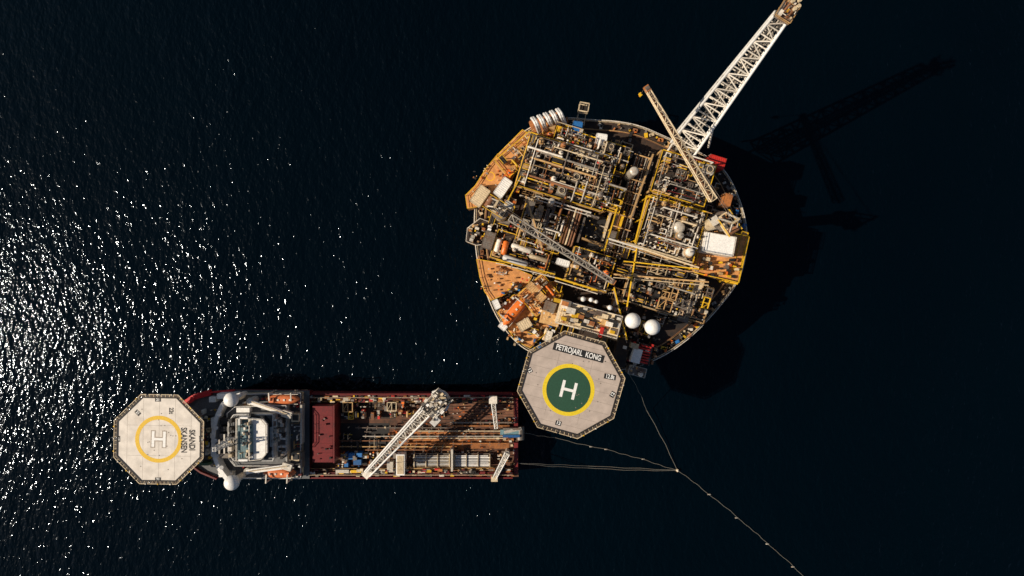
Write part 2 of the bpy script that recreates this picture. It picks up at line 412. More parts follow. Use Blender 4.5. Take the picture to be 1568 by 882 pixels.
for i in range(-13,14):
    for j in range(-13,14):
        cn=[fr(i*st+dx*st/2,j*st+dy*st/2,0) for dx in(-1,1) for dy in(-1,1)]
        if all(inside(q,ins2) for q in cn):
            pal=PAL_R if (i<-4) else PAL_D
            if R.random()<.85: cell(b,fr,i*st-st/2,j*st-st/2,i*st+st/2,j*st+st/2,ZD,pal,['small','bun','man','walk','beam','eq','small','bun'])
b.obj('main_deck_equipment',plat)

b=B()
module(b,868,262,140,84,17,ZD,27,PAL_A,3.4,cross=30,dens=.8)
module(b,905,228,120,40,17,ZD,25,PAL_A,3.2,cross=8)
module(b,925,300,60,36,17,ZD,26,PAL_A,3.2,cross=6)
b.obj('process_module_compression',plat); b=B()
module(b,1048,272,86,66,17,ZD,26,PAL_A+['maroon','rust'],3.4,cross=14,dens=.7)
b.obj('process_module_separation',plat); b=B()
module(b,1030,350,92,82,17,ZD,27.5,['white','beige','pipegrey','white','rustpipe','steel','white','tan'],4.2,cross=16,kinds=['loop','bun','ves','loop','man','bun','vt','small'],deck='deckdark',dens=.7)
b.obj('process_module_piping',plat); b=B()
DK=['small','man','bun','beam','walk','eq','small','bun']
module(b,1012,440,100,70,17,ZD,23.5,PAL_D+['rust'],4.0,cross=5,deck='dark',kinds=DK,rails='beige',p_empty=.15)
module(b,966,395,40,60,17,ZD,22,PAL_D,3.5,cross=3,deck='dark',kinds=DK,rails='tan')
module(b,1065,462,46,56,17,ZD,22.5,PAL_D+['tan'],4,cross=3,deck='dark',kinds=DK,rails='tan')
b.obj('utility_module',plat); b=B()
module(b,830,350,70,60,17,ZD,22.5,PAL_A,3.6,cross=5,deck='deckdark')
module(b,800,385,90,44,17,ZD,22,['white','beige','white','pipegrey','rust','steel','orange'],4,cross=4,deck='deckdark')
module(b,795,235,70,34,-40,ZD,23,PAL_R,3,cross=5,deck='deckrust')
module(b,862,205,60,30,17,ZD,23,PAL_R,3,cross=4,deck='deckrust')
module(b,905,412,66,54,17,ZD,24,PAL_R,3.4,cross=7)
module(b,826,452,50,44,-40,ZD,22.5,PAL_R+['white'],3.2,cross=3,deck='deckrust')
b.obj('port_side_module',plat); b=B()
def loc(px,py):
    d=P(px,py,25)-P(930,370,25); return (d.x*math.cos(-A17)-d.y*math.sin(-A17), d.x*math.sin(-A17)+d.y*math.cos(-A17))
fr=Frame(P(930,370,25),A17)
x,y0=loc(985,240); _,y1=loc(945,395)
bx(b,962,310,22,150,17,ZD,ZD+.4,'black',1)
for i in range(9):
    xx=x-2+i*.5+R.uniform(-.1,.1); zz=23+R.choice([0,.8,1.6]); b.pipe([fr(xx,y0,ZD),fr(xx,y0,zz),fr(xx,y1,zz),fr(xx,y1,ZD)],R.choice([.1,.13,.18]),R.choice(PAL_D))
yy=y0
while yy>y1: b.beam(fr(x-2.4,yy,25.2),fr(x+2.4,yy,25.2),.25,.3,'tan'); yy-=3.2
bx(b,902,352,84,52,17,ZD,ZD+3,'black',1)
x,y0=loc(880,318); _,y1=loc(862,372)
for i in range(5): b.pipe([fr(x+i*.75-1,y0,ZD),fr(x+i*.75-1,y0,25.5),fr(x+i*.75-1,y1,25.5),fr(x+i*.75-1,y1,ZD)],.26,R.choice(['rustpipe','maroon','beige','rustpipe']))
for (px,py,w,h,m) in ((905,330,26,3,'steel'),(930,345,3,50,'beige'),(915,372,50,3,'tan'),(890,352,3,40,'steel'),(948,352,3,60,'yellow'),(838,332,8,26,'steel'),(826,326,8,24,'beige'),(846,322,7,22,'steel')):
    bx(b,px,py,w,h,17,ZD+3.1,25,m)
grit(b,Frame(P(902,352,24),A17),6,3.8,ZD+2,PAL_D,.8)
for (x0,y0,x1,y1,m,r) in ((800,270,945,316,'yellow',.14),(945,318,925,385,'yellow',.16),(955,400,1070,412,'yellow',.13),(940,420,1085,432,'tan',.18),(930,365,985,382,'white',.2),(985,382,1070,410,'beige',.18),(1000,236,965,335,'tan',.2),(990,300,972,372,'yellow',.16),(990,300,1085,326,'yellow',.14),(960,372,1060,402,'beige',.2),(820,300,905,326,'white',.18),(760,398,850,420,'yellow',.15),(800,265,765,330,'yellow',.14),(850,425,915,445,'yellow',.18),(940,440,960,520,'yellow',.14),(975,380,960,470,'yellow',.14),(805,300,830,380,'tan',.2),(870,290,850,345,'rust',.2)):
    p,q=P(x0,y0,28.5),P(x1,y1,28.5); b.beam(p,q,r*2,.4,m); b.pipe([p+Vector((0,-.8,-.3)),q+Vector((0,-.8,-.3))],.12,R.choice(PAL_A))
    for t in (.05,.5,.95):
        c=p.lerp(q,t); b.beam((c.x,c.y,ZD),c,.3,.3,m)
b.obj('pipe_racks',plat); b=B()

bx(b,1103,390,70,72,13,ZD,24,'deckrust',1)
def railrect(b,px,py,w,h,rot,z,m='yellow',r=.09):
    s=S(z); fr=Frame(P(px,py,z),-math.radians(rot)); W=w*s/2;D=h*s/2
    b.rail([fr(-W,-D,z),fr(W,-D,z),fr(W,D,z),fr(-W,D,z)],m,closed=True,r=r)
railrect(b,1103,390,70,72,13,24)
bx(b,1100,374,48,30,10,24,29,'cleanwhite',1.08); bx(b,1100,374,49.5,31.5,10,28.3,28.8,'beige')
railrect(b,1100,374,47,29,10,29,'white',.05)
for i in range(30): bx(b,R.uniform(1072,1130),R.uniform(396,424),R.uniform(2,6),R.uniform(2,6),13,24,24.6+R.random()*1.8,R.choice(['white','orange','beige','yellow','tan','rust','steel','dark','dark']))
bx(b,1132,385,10,60,13,ZD,23,'tan'); railrect(b,1132,385,10,60,13,23)
bx(b,1118,428,26,10,13,ZD,22.5,'yellow'); 
for i in range(6): bx(b,1086+i*7,345+i*2,4,4,12,ZD,26+R.random(),R.choice(['white','steel','yellow','tan']))
b.obj('electrical_deckhouse',plat); b=B()
bx(b,902,489,96,36,15,ZD,30,'beige',1.1); bx(b,902,489,97.5,37.5,15,29.2,29.6,'white')
fr=Frame(P(902,489,30),-math.radians(15)); s=S(30)
railrect(b,902,489,95,35,15,30,'white',.05)
for i in range(14):
    for zz in (22,25,28):
        for sg in(-1,1): b.box(fr((i-6.5)*1.05,sg*(18*s+.03),zz),(.6,.08,.9),fr.ang,'glass')
for i in range(46):
    a=R.uniform(-44,44)*s; t=R.uniform(-15,15)*s; q=R.uniform(.3,1.5); hh=R.uniform(.4,1.6); b.box(fr(a,t,30+hh/2),(q*1.5,q,hh),fr.ang,R.choice(['white','beige','steel','tan','white','dark','yellow','rust']))
b.box(fr(0,-1,30.4),(3.4,2.2,.8),fr.ang,'dark')
for k in range(6): b.pipe([fr(R.uniform(-7,0),R.uniform(-2.5,2.5),30.5),fr(R.uniform(0,7),R.uniform(-2.5,2.5),30.5)],.1,R.choice(['white','tan','yellow']))
for (px,py,r) in ((893,458,4),(905,459,3.5),(934,471,4),(913,462,3)):
    c=P(px,py,31); b.cyl((c.x,c.y,ZD),(c.x,c.y,31),.4,'white'); b.sphere(c,r*S(31),'cleanwhite',14,8)
bx(b,890,470,84,6,15,ZD,29,'yellow'); bx(b,938,500,26,40,15,ZD,27,'tan'); bx(b,845,478,30,40,15,ZD,24,'tan'); bx(b,842,470,18,16,20,24,26.5,'steel')
grit(b,Frame(P(938,500,27),-math.radians(15)),2,3,27,PAL_R,1); grit(b,Frame(P(845,480,24),-math.radians(15)),2.3,3,24,PAL_R,1)
bx(b,952,540,20,44,15,ZD,24,'deckdark'); bx(b,975,545,14,22,15,ZD,26,'cleanwhite',1); bx(b,972,530,12,8,15,ZD,26.5,'beige')
for i in range(7): bx(b,990-i*.9,531+i*4,15,2.2,13,ZD+3,25,'red',1)
bx(b,989,543,17,32,13,ZD,ZD+3,'steel')
for i in range(50): bx(b,R.uniform(945,1005),R.uniform(505,560),R.uniform(2,6),R.uniform(2,6),15,ZD,R.uniform(22,25),R.choice(['steel','dark','white','rustpipe','tan','red','dark']))
bx(b,975,568,26,14,15,ZD,23,'steel'); railrect(b,975,568,26,14,15,23,'white',.06); c=P(981,573,24); b.sphere(c,.7,'white')
grit(b,Frame(P(975,568,23),-math.radians(15)),2,1,22.6,PAL_A,1.5)
bx(b,921,509,5,16,15,30,31,'red')
b.obj('living_quarters',plat)
b=B()
def poly(b,pts,z0,z1,m,top=None,rail=None):
    w=[P(x,y,z1) for x,y in pts]; b.prism([(p.x,p.y) for p in w],z0,z1,m,top)
    if rail: b.rail(w,rail,closed=True,r=.07)
poly(b,[(730,397),(772,404),(815,422),(808,436),(780,448),(752,460),(742,446),(735,425)],ZD-1,21,'tan','deckrust','yellow')
poly(b,[(728,285),(745,258),(763,236),(790,262),(778,290),(758,312),(716,320),(713,300)],ZD-1,21.5,'tan','deckrust','yellow')
poly(b,[(716,350),(735,335),(762,345),(758,372),(730,376),(714,370)],ZD-2,20.5,'tan','deckdark','white')
poly(b,[(762,478),(785,452),(850,430),(862,450),(845,500),(812,532),(790,522)],ZD-1,21,'tan','deckrust','yellow')
poly(b,[(760,240),(800,200),(815,210),(775,250)],ZD-1,21,'tan','deckrust','yellow')
c=P(751,270,21.51); b.ring(c,1.0,1.2,21.53,'yellow',24)
for i in range(130):
    px,py=R.choice([(R.uniform(735,812),R.uniform(404,446)),(R.uniform(722,775),R.uniform(250,314))]); 
    if R.random()<.6: bx(b,px,py,R.uniform(.8,3.5),R.uniform(.8,2.5),R.choice([0,17,40]),21.5,R.uniform(21.7,22.4),R.choice(['rust','white','tan','beige','dark','orange','cleanwhite']))
for i in range(60):
    bx(b,R.uniform(718,760),R.uniform(342,373),R.uniform(1.5,6),R.uniform(1.5,5),17,20.5,R.uniform(21,23.5),R.choice(['white','pipegrey','beige','rust','tan','steel','dark','cleanwhite','yellow']))
for i in range(190):
    px,py=R.uniform(768,858),R.uniform(435,528)
    if abs((py-477)+(px-788)*1.15)<22 : continue
    bx(b,px,py,R.uniform(1.5,6),R.uniform(1.5,5),R.choice([17,-45,17]),21,R.uniform(21.5,23.5),R.choice(['white','beige','white','rust','tan','steel','yellow','cleanwhite','dark','orange','dark','blue']))
b.obj('port_side_decks',plat)
def cont(px,py,w,h,rot,z0,z1,m):
    e=empty('shipping_container'); q=B(); container(q,px,py,w,h,rot,z0,z1,m); q.obj('container_body',e)
for a in ((735,300,18,30,35,21.5,24.5,'beige'),(770,287,15,30,35,21.5,24.5,'cleanwhite'),(748,368,16,26,17,20.5,24,'steel'),(884,196,14,20,8,ZD,26,'blue'),(921,213,16,16,8,25,27.5,'cleanwhite'),(1098,248,25,17,17,ZD,26,'red'),(1114,306,12,18,15,ZD,25,'rust'),(821,447,12,34,-45,22,25,'tan'),(803,497,20,14,-30,21,24,'beige'),(1050,476,16,34,17,ZD,24.5,'steel'),(935,366,12,26,17,ZD,26,'steel'),(1070,441,12,30,17,ZD,24,'beige'),(862,402,20,9,17,ZD,26,'cleanwhite'),(778,268,9,18,35,21.5,24,'orange'),(812,318,10,20,17,22.5,25,'steel'),(770,500,12,9,40,21,23,'cleanwhite'),(760,466,9,14,-25,21,23.5,'cleanwhite'),(840,515,9,16,17,21,23.5,'white')): cont(*a)
e=empty('pressure_vessel_skid'); b=B()
for (x0,y0,x1,y1,r,m) in ((785,376,812,385,4.2,'white'),(772,394,806,405,4.5,'cleanwhite'),(765,368,760,384,4,'white'),(775,371,771,388,4.5,'orange'),(812,392,840,400,3.5,'beige')):
    p,q=P(x0,y0,25.5),P(x1,y1,25.5); b.capsule(p,q,r*S(25),m,16)
    for t in (.2,.8): c=p.lerp(q,t); b.box((c.x,c.y,22.8),(.5,1.2,5),A17,'steel')
b.obj('vessels',e)
e=empty('offloading_hose_reel'); b=B()
bx(b,838,190,50,26,-18,ZD,21,'rust')
for i in range(5):
    x0=814+i*9.5; y0=181-i*3.3
    pts=[]
    for t in range(9):
        u=t/8; pts.append(P(x0+u*11,y0+u*22+3*math.sin(u*math.pi)*-1,24+4.5*math.sin(u*math.pi)))
    for dx in (0,2.9): b.pipe([p+Vector((dx*.17,dx*.05,0)) for p in pts],.36,'cleanwhite' ,10,var=1-.1*dx/2.9)
b.obj('hoses',e)
e=empty('steel_access_basket'); b=B()
fr=Frame(P(893,167,22),-math.radians(10)); 
for z in (21,23): b.rail([fr(-1.2,-1.1,z),fr(1.2,-1.1,z),fr(1.2,1.1,z),fr(-1.2,1.1,z)],'beige',closed=True,r=.1)
for sg in (-1,1): b.beam(fr(sg,-1.1,21),fr(sg,-4,20.5),.25,.25,'beige')
b.box(fr(0,0,20.9),(2.4,2.2,.15),fr.ang,'darkgrate')
b.obj('basket_frame',e)
for (px,py) in ((969,491),(999,501)):
    e=empty('radome'); b=B(); r=12*S(32); c=P(px,py,32)
    b.cyl((c.x,c.y,ZD),(c.x,c.y,31),.8,'white',12); b.cyl((c.x,c.y,30.6),(c.x,c.y,31),r*.8,'white',24); b.sphere(c,r,'cleanwhite',32,20,1,1)
    b.obj('dome',e)
b=B()
for (px,py,r) in ((1040,348,9),(971,262,7),(845,308,5)):
    c=P(px,py,31); rr=r*S(31); b.cyl((c.x,c.y,22),(c.x,c.y,31),rr,'pipegrey',24,var=1,caps=False); b.sphere(c,rr,'pipegrey',24,10,.5,1.1)
b.obj('vertical_separators',plat)
lifeboat('lifeboat',788,477,54,17,-50,21.5)

def helideck(name,pc,R0,a0,z,deck,ringc,ringr,ringw,green,Hang,Hs,seam,legs,ym='paintyellow',nl=4):
    root=empty(name); s=S(z); c=P(pc[0],pc[1],z); b=B()
    oc=[(c.x+R0*s*.93*math.cos(math.radians(a0+45*i)),c.y+R0*s*.93*math.sin(math.radians(a0+45*i))) for i in range(8)]
    b.prism(oc,z-.6,z,'steel',deck); b.obj('deck_plate',root)
    b=B()
    for i in range(8):
        p=Vector((*oc[i],z)); q=Vector((*oc[(i+1)%8],z)); cv=Vector((c.x,c.y,z))
        P2=cv+(p-cv)/.93; Q2=cv+(q-cv)/.93
        b.beam(p+Vector((0,0,.06)),q+Vector((0,0,.06)),.3,.2,'dark',1)
        b.beam(P2+Vector((0,0,.1)),Q2+Vector((0,0,.1)),.15,.18,'beige',.9)
        for k in range(1,5): b.beam(p.lerp(P2,k/5),q.lerp(Q2,k/5),.06,.05,'steel',1)
        n=9
        for k in range(n*2+1):
            u=k/n/2; b.beam(p.lerp(q,u),P2.lerp(Q2,u)+Vector((0,0,.1)),.13 if k%2==0 else .05,.1,'steel' if k%2 else 'beige',.8)
            if k%6==3: m=P2.lerp(Q2,u); b.box(m+Vector((0,0,.25)),(.3,.3,.3),0,R.choice(['yellow','dark','white']))
    b.obj('safety_net_frame',root)
    b=B(); rc=P(ringc[0],ringc[1],z)
    if green: b.cyl((rc.x,rc.y,z-.02),(rc.x,rc.y,z+.012),(ringr-ringw)*s,'paintgreen',72,var=1)
    b.ring(rc,(ringr-ringw)*s,ringr*s,z+.02,ym,96,.02)
    ha=math.radians(Hang); f=Frame(rc,ha); hh=Hs*s
    if not green: 
        for sg in(-1,1): b.box(f(sg*hh*.36,0,z+.009),(hh*.30,hh*1.12,.022),ha,'seam',1.6)
        b.box(f(0,0,z+.008),(hh*.6,hh*.30,.016),ha,'seam',1.6)
    for sg in (-1,1): b.box(f(sg*hh*.36,0,z+.015),(hh*.17,hh,.036),ha,'paintwhite',1)
    b.box(f(0,0,z+.016),(hh*.55,hh*.16,.03),ha,'paintwhite',1)
    b.obj('landing_markings',root)
    b=B(); f=Frame(c,math.radians(seam))
    ap=R0*s*.93*math.cos(math.radians(22.5))
    for i in range(-nl,nl+1):
        yv=i*ap/(nl+.6); l=min(ap, ap*math.sqrt(2)-abs(yv))
        b.box(f(0,yv,z+.001),(2*l*.97,.05,.008),f.ang,'seam',1)
    b.box(f(ap*.33,0,z+.003),(.05,ap*1.6,.008),f.ang,'seam',1); b.box(f(-ap*.4,0,z+.003),(.05,ap*1.5,.008),f.ang,'seam',1)
    for i in range(26):
        t=R.uniform(0,6.28); rr=R.uniform(.2,.9)*ap; b.box((c.x+rr*math.cos(t),c.y+rr*math.sin(t),z+.01),(.25,.25,.012),f.ang,'seam',.8)
    b.obj('deck_seams',root)
    b=B()
    for i in range(8):
        t=math.radians(a0+45*i+22.5); p=Vector((c.x+R0*s*.6*math.cos(t),c.y+R0*s*.6*math.sin(t),z-.6)); q=Vector((c.x+(legs[0]-c.x)*.6+3*math.cos(t),c.y+(legs[1]-c.y)*.6+3*math.sin(t),legs[2]))
        b.cyl(p,q,.3,'white',8)
        p2=Vector((c.x+R0*s*.9*math.cos(t),c.y+R0*s*.9*math.sin(t),z-.7)); b.cyl(p2,Vector((c.x,c.y,z-1.2)),.2,'steel',6); b.cyl(p2,p+Vector((0,0,-3)),.15,'white',6)
    b.obj('support_truss',root)
    return root
lq=P(900,520,20)
hd=helideck('platform_helideck',(874.5,589),83,96.7,34,'helitan',(870.5,597),40,6,True,-14,26,-14,(lq.x,lq.y,20))
def sign(txt,px,py,w,h,ang,z,size,name,parent,bg='black',fg='paintwhite',sx=1,bold=.03):
    s=S(z); c=P(px,py,z); a=math.radians(ang)
    if bg:
        b=B(); b.box((c.x,c.y,z+.015),(w*s,h*s,.04),a,bg,1); b.obj(name+'_panel',parent)
    text(txt,(c.x,c.y,z+.05),size*s,a,fg,name+'_letters',parent,sx,bold)
sign('PETROJARL  KONG',886,540,80,11.5,-15,34,11.5,'name',hd,sx=.72,bold=.035)
sign('12.8t',934,577,18,8,-10,34,9,'weight',hd,sx=.75)
sign('12',811,567,8,7,-60,34,7,'edge_mark',hd); sign('12',855,648,9,7,-15,34,7,'edge_mark2',hd); sign('12',938,604,9,7,60,34,7,'edge_mark3',hd)

e=empty('flare_boom'); b=B()
p=P(1048,222,24.5); q=P(1196,26,54)
b.truss(p,q,6.8,4.5,3.1,2.4,17,.33,.18,'cleanwhite','white')
d,a,bb=b.frame(p,q)
for k in (-.8,0,.9): b.cyl(p+a*k-bb*.5,q+a*k*.7-bb*.3,.22,'pipegrey',8)
b.cyl(P(1022,232,22),p.lerp(q,.22)-a*3,.3,'white'); b.cyl(P(1085,225,22),p.lerp(q,.22)+a*3,.3,'white')
b.cyl(P(1030,205,21),p.lerp(q,.12)-a*3,.25,'white'); 
b.obj('boom_lattice',e); b=B()
t=P(1203,20,55); ang=math.atan2(q.y-p.y,q.x-p.x); f=Frame(t,ang)
b.box(f(0,0,55),(4.0,3.4,.3),ang,'steel',1.2); b.rail([f(-2,-1.8,55.1),f(2,-1.8,55.1),f(2,1.8,55.1),f(-2,1.8,55.1)],'tan',closed=True,r=.08)
for (x,y) in ((-.8,-.7),(.4,.5),(1.2,-.6),(.1,-1.1)): b.cyl(f(x,y,55),f(x+.6,y,58.2),.26,'rustpipe',10); b.cyl(f(x+.6,y,58.2),f(x+.65,y,58.8),.42,'beige',10)
b.box(f(-1,1,55.7),(1.2,.7,1.1),ang,'white'); b.cyl(f(1.5,.9,55),f(3.2,1.2,56),.2,'rust'); grit(b,f,1.8,1.5,55,['beige','rust','tan','white','steel'],2)
b.obj('flare_tip_platform',e)

def crane(name,ped,base,tip,zb,zt,w0,w1,mb,cab,pr=1.5):
    e=empty(name); c=P(*ped,zb-2); b=B()
    b.cyl((c.x,c.y,ZD),(c.x,c.y,zb-2.5),pr,'beige',24); b.cyl((c.x,c.y,zb-2.5),(c.x,c.y,zb-1.8),pr*1.5,'steel',24); b.obj('pedestal',e); b=B()
    B0=P(*base,zb); T=P(*tip,zt); ang=math.atan2(T.y-B0.y,T.x-B0.x); f=Frame(c,ang)
    b.box(f(-1,0,zb-.6),(4.8,2.4,2.2),ang,'beige'); b.box(f(-1.5,0,zb+.7),(3,1.6,.6),ang,'steel'); b.box(f(1.2,2.0,zb-.4),(2.0,1.4,2.2),ang,'white'); b.box(f(2.0,2.0,zb-.1),(.6,1.45,1.2),ang,'glass')
    b.cyl(f(-3,-1.2,zb+.7),f(-3,1.2,zb+.7),.8,'rustpipe',14)
    for sg in(-1,1): b.beam(f(1.2,sg*1.1,zb),f(-1,sg*.8,zb+6),.3,.3,'white'); b.beam(f(-3.4,sg*1.1,zb),f(-1,sg*.8,zb+6),.25,.25,'white')
    b.beam(f(-1,-1,zb+6),f(-1,1,zb+6),.5,.5,'beige')
    for i in range(30): b.box(f(R.uniform(-3.5,1.2),R.uniform(-1.5,1.5),zb+.9),(R.uniform(.2,.9),R.uniform(.2,.7),.7),ang,R.choice(['white','steel','beige','rust','dark','dark','tan']))
    b.rail([f(-3.8,-1.7,zb+.5),f(1.6,-1.7,zb+.5)],'yellow'); b.rail([f(-3.8,1.7,zb+.5),f(1,1.7,zb+.5)],'yellow')
    b.obj('machinery_house_and_cab',e); b=B()
    b.truss(B0,T,w0,w0*.9,w1,w1*.9,int((T-B0).length/1.7),.17,.09,mb[0],mb[1])
    d,a,bb=b.frame(B0,T)
    b.beam(B0+bb*-.2,T+bb*-.2,w0*.34,.08,mb[2],.8); b.cyl(f(-1,0,zb+6),B0.lerp(T,.85)+bb*w1*.5,.05,'steel',6); b.cyl(f(-1,.6,zb+6),T+bb*w1*.5,.05,'steel',6)
    b.box(T,(1.4,1.2,1.0),ang,'rust'); b.cyl(T-a*.5,T+a*.5,.7,'steel',14)
    b.obj('boom',e); b=B()
    h=T+Vector((math.cos(ang)*.6,math.sin(ang)*.6,0)); b.cyl(h,h-Vector((0,0,6)),.06,'steel',6); b.box(h-Vector((0,0,6.4)),(.8,.5,1),ang,'yellow'); b.cyl(h-Vector((0,0,7.5)),h-Vector((0,0,6.9)),.25,'orange')
    b.obj('hook_block',e)
crane('pedestal_crane',(1106,338),(1092,306),(991,136),41,46,1.6,.9,('beige','beige','rustpipe'),None)
crane('pedestal_crane',(766,322),(781,333),(938,431),37,34,1.55,1.0,('pipegrey','pipegrey','steel'),None)

# ================================================================== SUPPLY VESSEL
ship=empty('offshore_supply_vessel')
b=B()
ZM=7.0; ZF=10.5
def hullpoly(pts,z): return [P(x,y,z) for x,y in pts]
mid=[(794,606),(470,604),(360,603),(322,606),(300,614),(284,628),(274,648),(270,668),(274,690),(286,706),(306,718),(330,728),(470,731),(794,730)]
mw=hullpoly(mid,ZM)
cw=sum(mw,Vector((0,0,0)))/len(mw)
b.prism([(p.x,p.y) for p in mw],-2,ZM,'hulldark','deckwood')
fc=[(474,598),(360,597),(325,600),(300,607),(281,620),(266,642),(260,668),(268,692),(290,708),(310,722),(334,732),(474,733)]
fw=hullpoly(fc,ZF)
n=len(fw); low=[Vector((cw.x+(p.x-cw.x)*.985, cw.y+(p.y-cw.y)*.97, ZM-.5)) for p in fw]
b.add(low+fw,[(i,(i+1)%n,n+(i+1)%n,n+i) for i in range(n)],'hulldark',var=1)
b.prism([(p.x,p.y) for p in fw],ZF-.3,ZF,'hulldark','deckgrey')
for i in range(1,n-2): 
    p,q=fw[i],fw[i+1]; b.beam(p+Vector((0,0,.6)),q+Vector((0,0,.6)),1.5 if i in(2,3) else .4,1.2,'hullred' if i<5 else 'hulldark',1.1)
b.obj('hull',ship)
b=B()
for y,sg in ((608,1),(726,-1)):
    p,q=P(475,y,9.5),P(785,y,9.5)
    b.beam((p.x,p.y,8.2),(q.x,q.y,8.2),1.0,2.6,'maroon',.6); b.beam((p.x,p.y+sg*.9,8.6),(q.x,q.y+sg*.9,8.6),.35,3.2,'hatchred' if sg>0 else 'maroon',.9)
    b.rail([p,q],'beige',r=.05,step=1.8)
    for k in range(2): b.pipe([Vector((p.x,p.y-sg*(.9+k*.5),9)),Vector((q.x,q.y-sg*(.9+k*.5),9))],.12,['rustpipe','tan'][k],6)
    for i in range(150):
        t=R.random(); c=p.lerp(q,t); b.box((c.x,c.y+sg*R.uniform(-1.4,.4),9.6),(R.uniform(.3,1.6),R.uniform(.2,.8),R.uniform(.3,.9)),0,R.choice(['white','steel','beige','rust','dark','maroon','yellow','dark','red','dark','pipegrey']))
b.obj('cargo_rails',ship)
b=B()
def vb(px,py,w,h,z0,z1,m,var=None,rot=0): bx(b,px,py,w,h,rot,z0,z1,m,var)
vb(494,665,31,86,ZM,13.5,'hatchred',1.0); 
for i in range(1,6): vb(494,622+i*14.3,31.2,.5,13.4,13.56,'hatchred',.8)
for i in range(14): vb(R.uniform(482,506),R.uniform(626,704),R.uniform(1,3),R.uniform(1,3),13.5,R.uniform(13.8,14.3),R.choice(['maroon','hatchred','steel','dark']))
vb(511,665,2,88,ZM,13.8,'maroon',.9)
FR0=Frame((0,0),0)
def vfill(x0,y0,x1,y1,z,pal,mx=4,kinds=None,pe=.1):
    a=P(x0,y1,z+1); c=P(x1,y0,z+1); fill(b,FR0,a.x,a.y,c.x,c.y,z,pal,mx,kinds,pe)
vb(560,627,90,28,ZM,ZM+.05,'deckdark',.9); vb(555,668,82,40,ZM,ZM+.05,'dark',1)
vfill(514,613,610,641,ZM,PAL_D+['red','white','rust'],3.2,['small','bun','eq','man','small','beam','ves'],.15)
vfill(516,690,600,722,ZM,['blue','steel','white','dark','yellow','steel','rust','orange'],3,['small','eq','man','small'],.15)
vfill(516,646,600,688,ZM,['dark','steel','dark','rustpipe','beige','rust'],4,['small','bun','small'],.35)
vfill(463,606,478,726,ZM,PAL_D,3.5,['small','bun','man'],.1)
vfill(612,613,690,640,ZM,PAL_D+['orange','red','rust'],3.2,['small','eq','man','bun'],.2)
vfill(620,716,780,724,ZM,['beige','steel','rustpipe','tan'],3,['small','bun','man'],.2)
vb(740,632,92,34,ZM,ZM+.06,'deckwood',1.6); vb(655,675,110,28,ZM,ZM+.08,'rust',1.0); vb(735,675,90,24,ZM,ZM+.07,'rust',.65)
for i in range(9): vb(700,618+i*4.1,170,.5,ZM+.06,ZM+.14,'dark',.8)
for (y,x0,x1,m,r) in ((668,556,775,'white',.12),(671,600,775,'beige',.12),(684,520,690,'tan',.15),(689,560,700,'rustpipe',.15),(655,545,690,'steel',.16),(660,640,770,'beige',.14),(695,630,755,'steel',.2),(716,625,760,'tan',.2),(647,690,790,'steel',.25),(679,620,780,'rust',.2),(652,690,780,'rust',.25),(700,520,600,'steel',.15),(675,520,600,'rustpipe',.15)):
    b.pipe([P(x0,y,8.3),P(x1,y,8.3)],r,m,8)
    for k in range(int((x1-x0)/14)): c=P(x0+k*14+4,y,8); b.box((c.x,c.y,7.6),(.3,.9,1.1),0,'steel')
for (x0,x1) in ((632,690),(694,752)):
    for i in range(7): b.pipe([P(x0+R.uniform(0,5),698+i*2.5,9),P(x1-R.uniform(0,5),698+i*2.5,9)],.17,'cleanwhite' if x0>690 or i%2 else 'pipegrey',8)
    for k in range(4): vb(x0+2+k*(x1-x0-4)/3,705.5,.8,20,ZM,9.6,'beige')
vb(692,705,3,34,ZM,11,'white')
vb(613,712,13,32,ZM,11,'cleanwhite',1); vb(613,712,10,28,11,11.1,'beige'); vb(597,716,9,18,ZM,9.5,'white'); vb(604,698,5,8,ZM,10,'steel'); vb(545,702,34,20,ZM,8.2,'dark')
for (x,y,w,h) in ((538,699,9,9),(550,697,8,6),(547,708,12,8),(530,712,6,6)): vb(x,y,w,h,ZM,10,'blue')
vb(524,722,20,5,ZM,10,'white'); vb(545,722,16,4,ZM,10,'yellow')
b.obj('work_deck_equipment',ship); b=B()
vb(783,657,26,3,ZM,10,'steel'); vb(783,668,26,4,ZM,9.5,'blue'); vb(781,662,30,8,ZM,9,'teal',1.5)
b.cyl(P(797,653,8),P(797,673,8),1.1,'steel',16)
b.beam(P(772,662,10),P(798,656,9.5),.8,.5,'white'); 
vb(790,632,6,44,ZM,8.2,'maroon',1); vb(790,702,6,48,ZM,8.2,'maroon',1)
p=P(755,612,13); q=P(760,656,13); b.truss(p,q,1.1,1.1,.8,.8,8,.13,.08,'cleanwhite','white'); b.cyl((p.x,p.y,ZM),p,.8,'white',14); b.box(p,(2.2,2,1.4),0,'white')
p=P(777,694,11); q=P(757,733,11); b.truss(p,q,1.3,1,.9,.8,9,.15,.09,'cleanwhite','white'); b.beam(p,q,.6,.5,'cleanwhite',1); b.cyl((p.x,p.y,ZM),p,.6,'white'); b.cyl((q.x,q.y,ZM),q,.6,'white'); b.box(q,(1.8,1.4,1),0,'beige')
for i in range(24): vb(R.uniform(762,790),R.uniform(640,722),R.uniform(1.5,5),R.uniform(1.5,4),ZM,R.uniform(7.6,9),R.choice(['rust','beige','steel','white','tan','rustpipe','dark']))
for k in range(380): vb(R.uniform(600,790),R.uniform(613,722),R.uniform(.7,3.8),R.uniform(.6,2.2),ZM,R.uniform(7.3,8.4),R.choice(['rust','tan','steel','dark','tan','rustpipe','dark','maroon','orange','rust','pipegrey','white']))
b.obj('stern_equipment',ship)
b=B()
Z1,Z2,Z3,Z4=12.4,15,17.8,21
poly(b,[(365,603),(462,601),(462,731),(365,731),(345,715),(335,690),(335,645),(345,618)],ZM,Z1,'beige','deckgrey','cleanwhite')
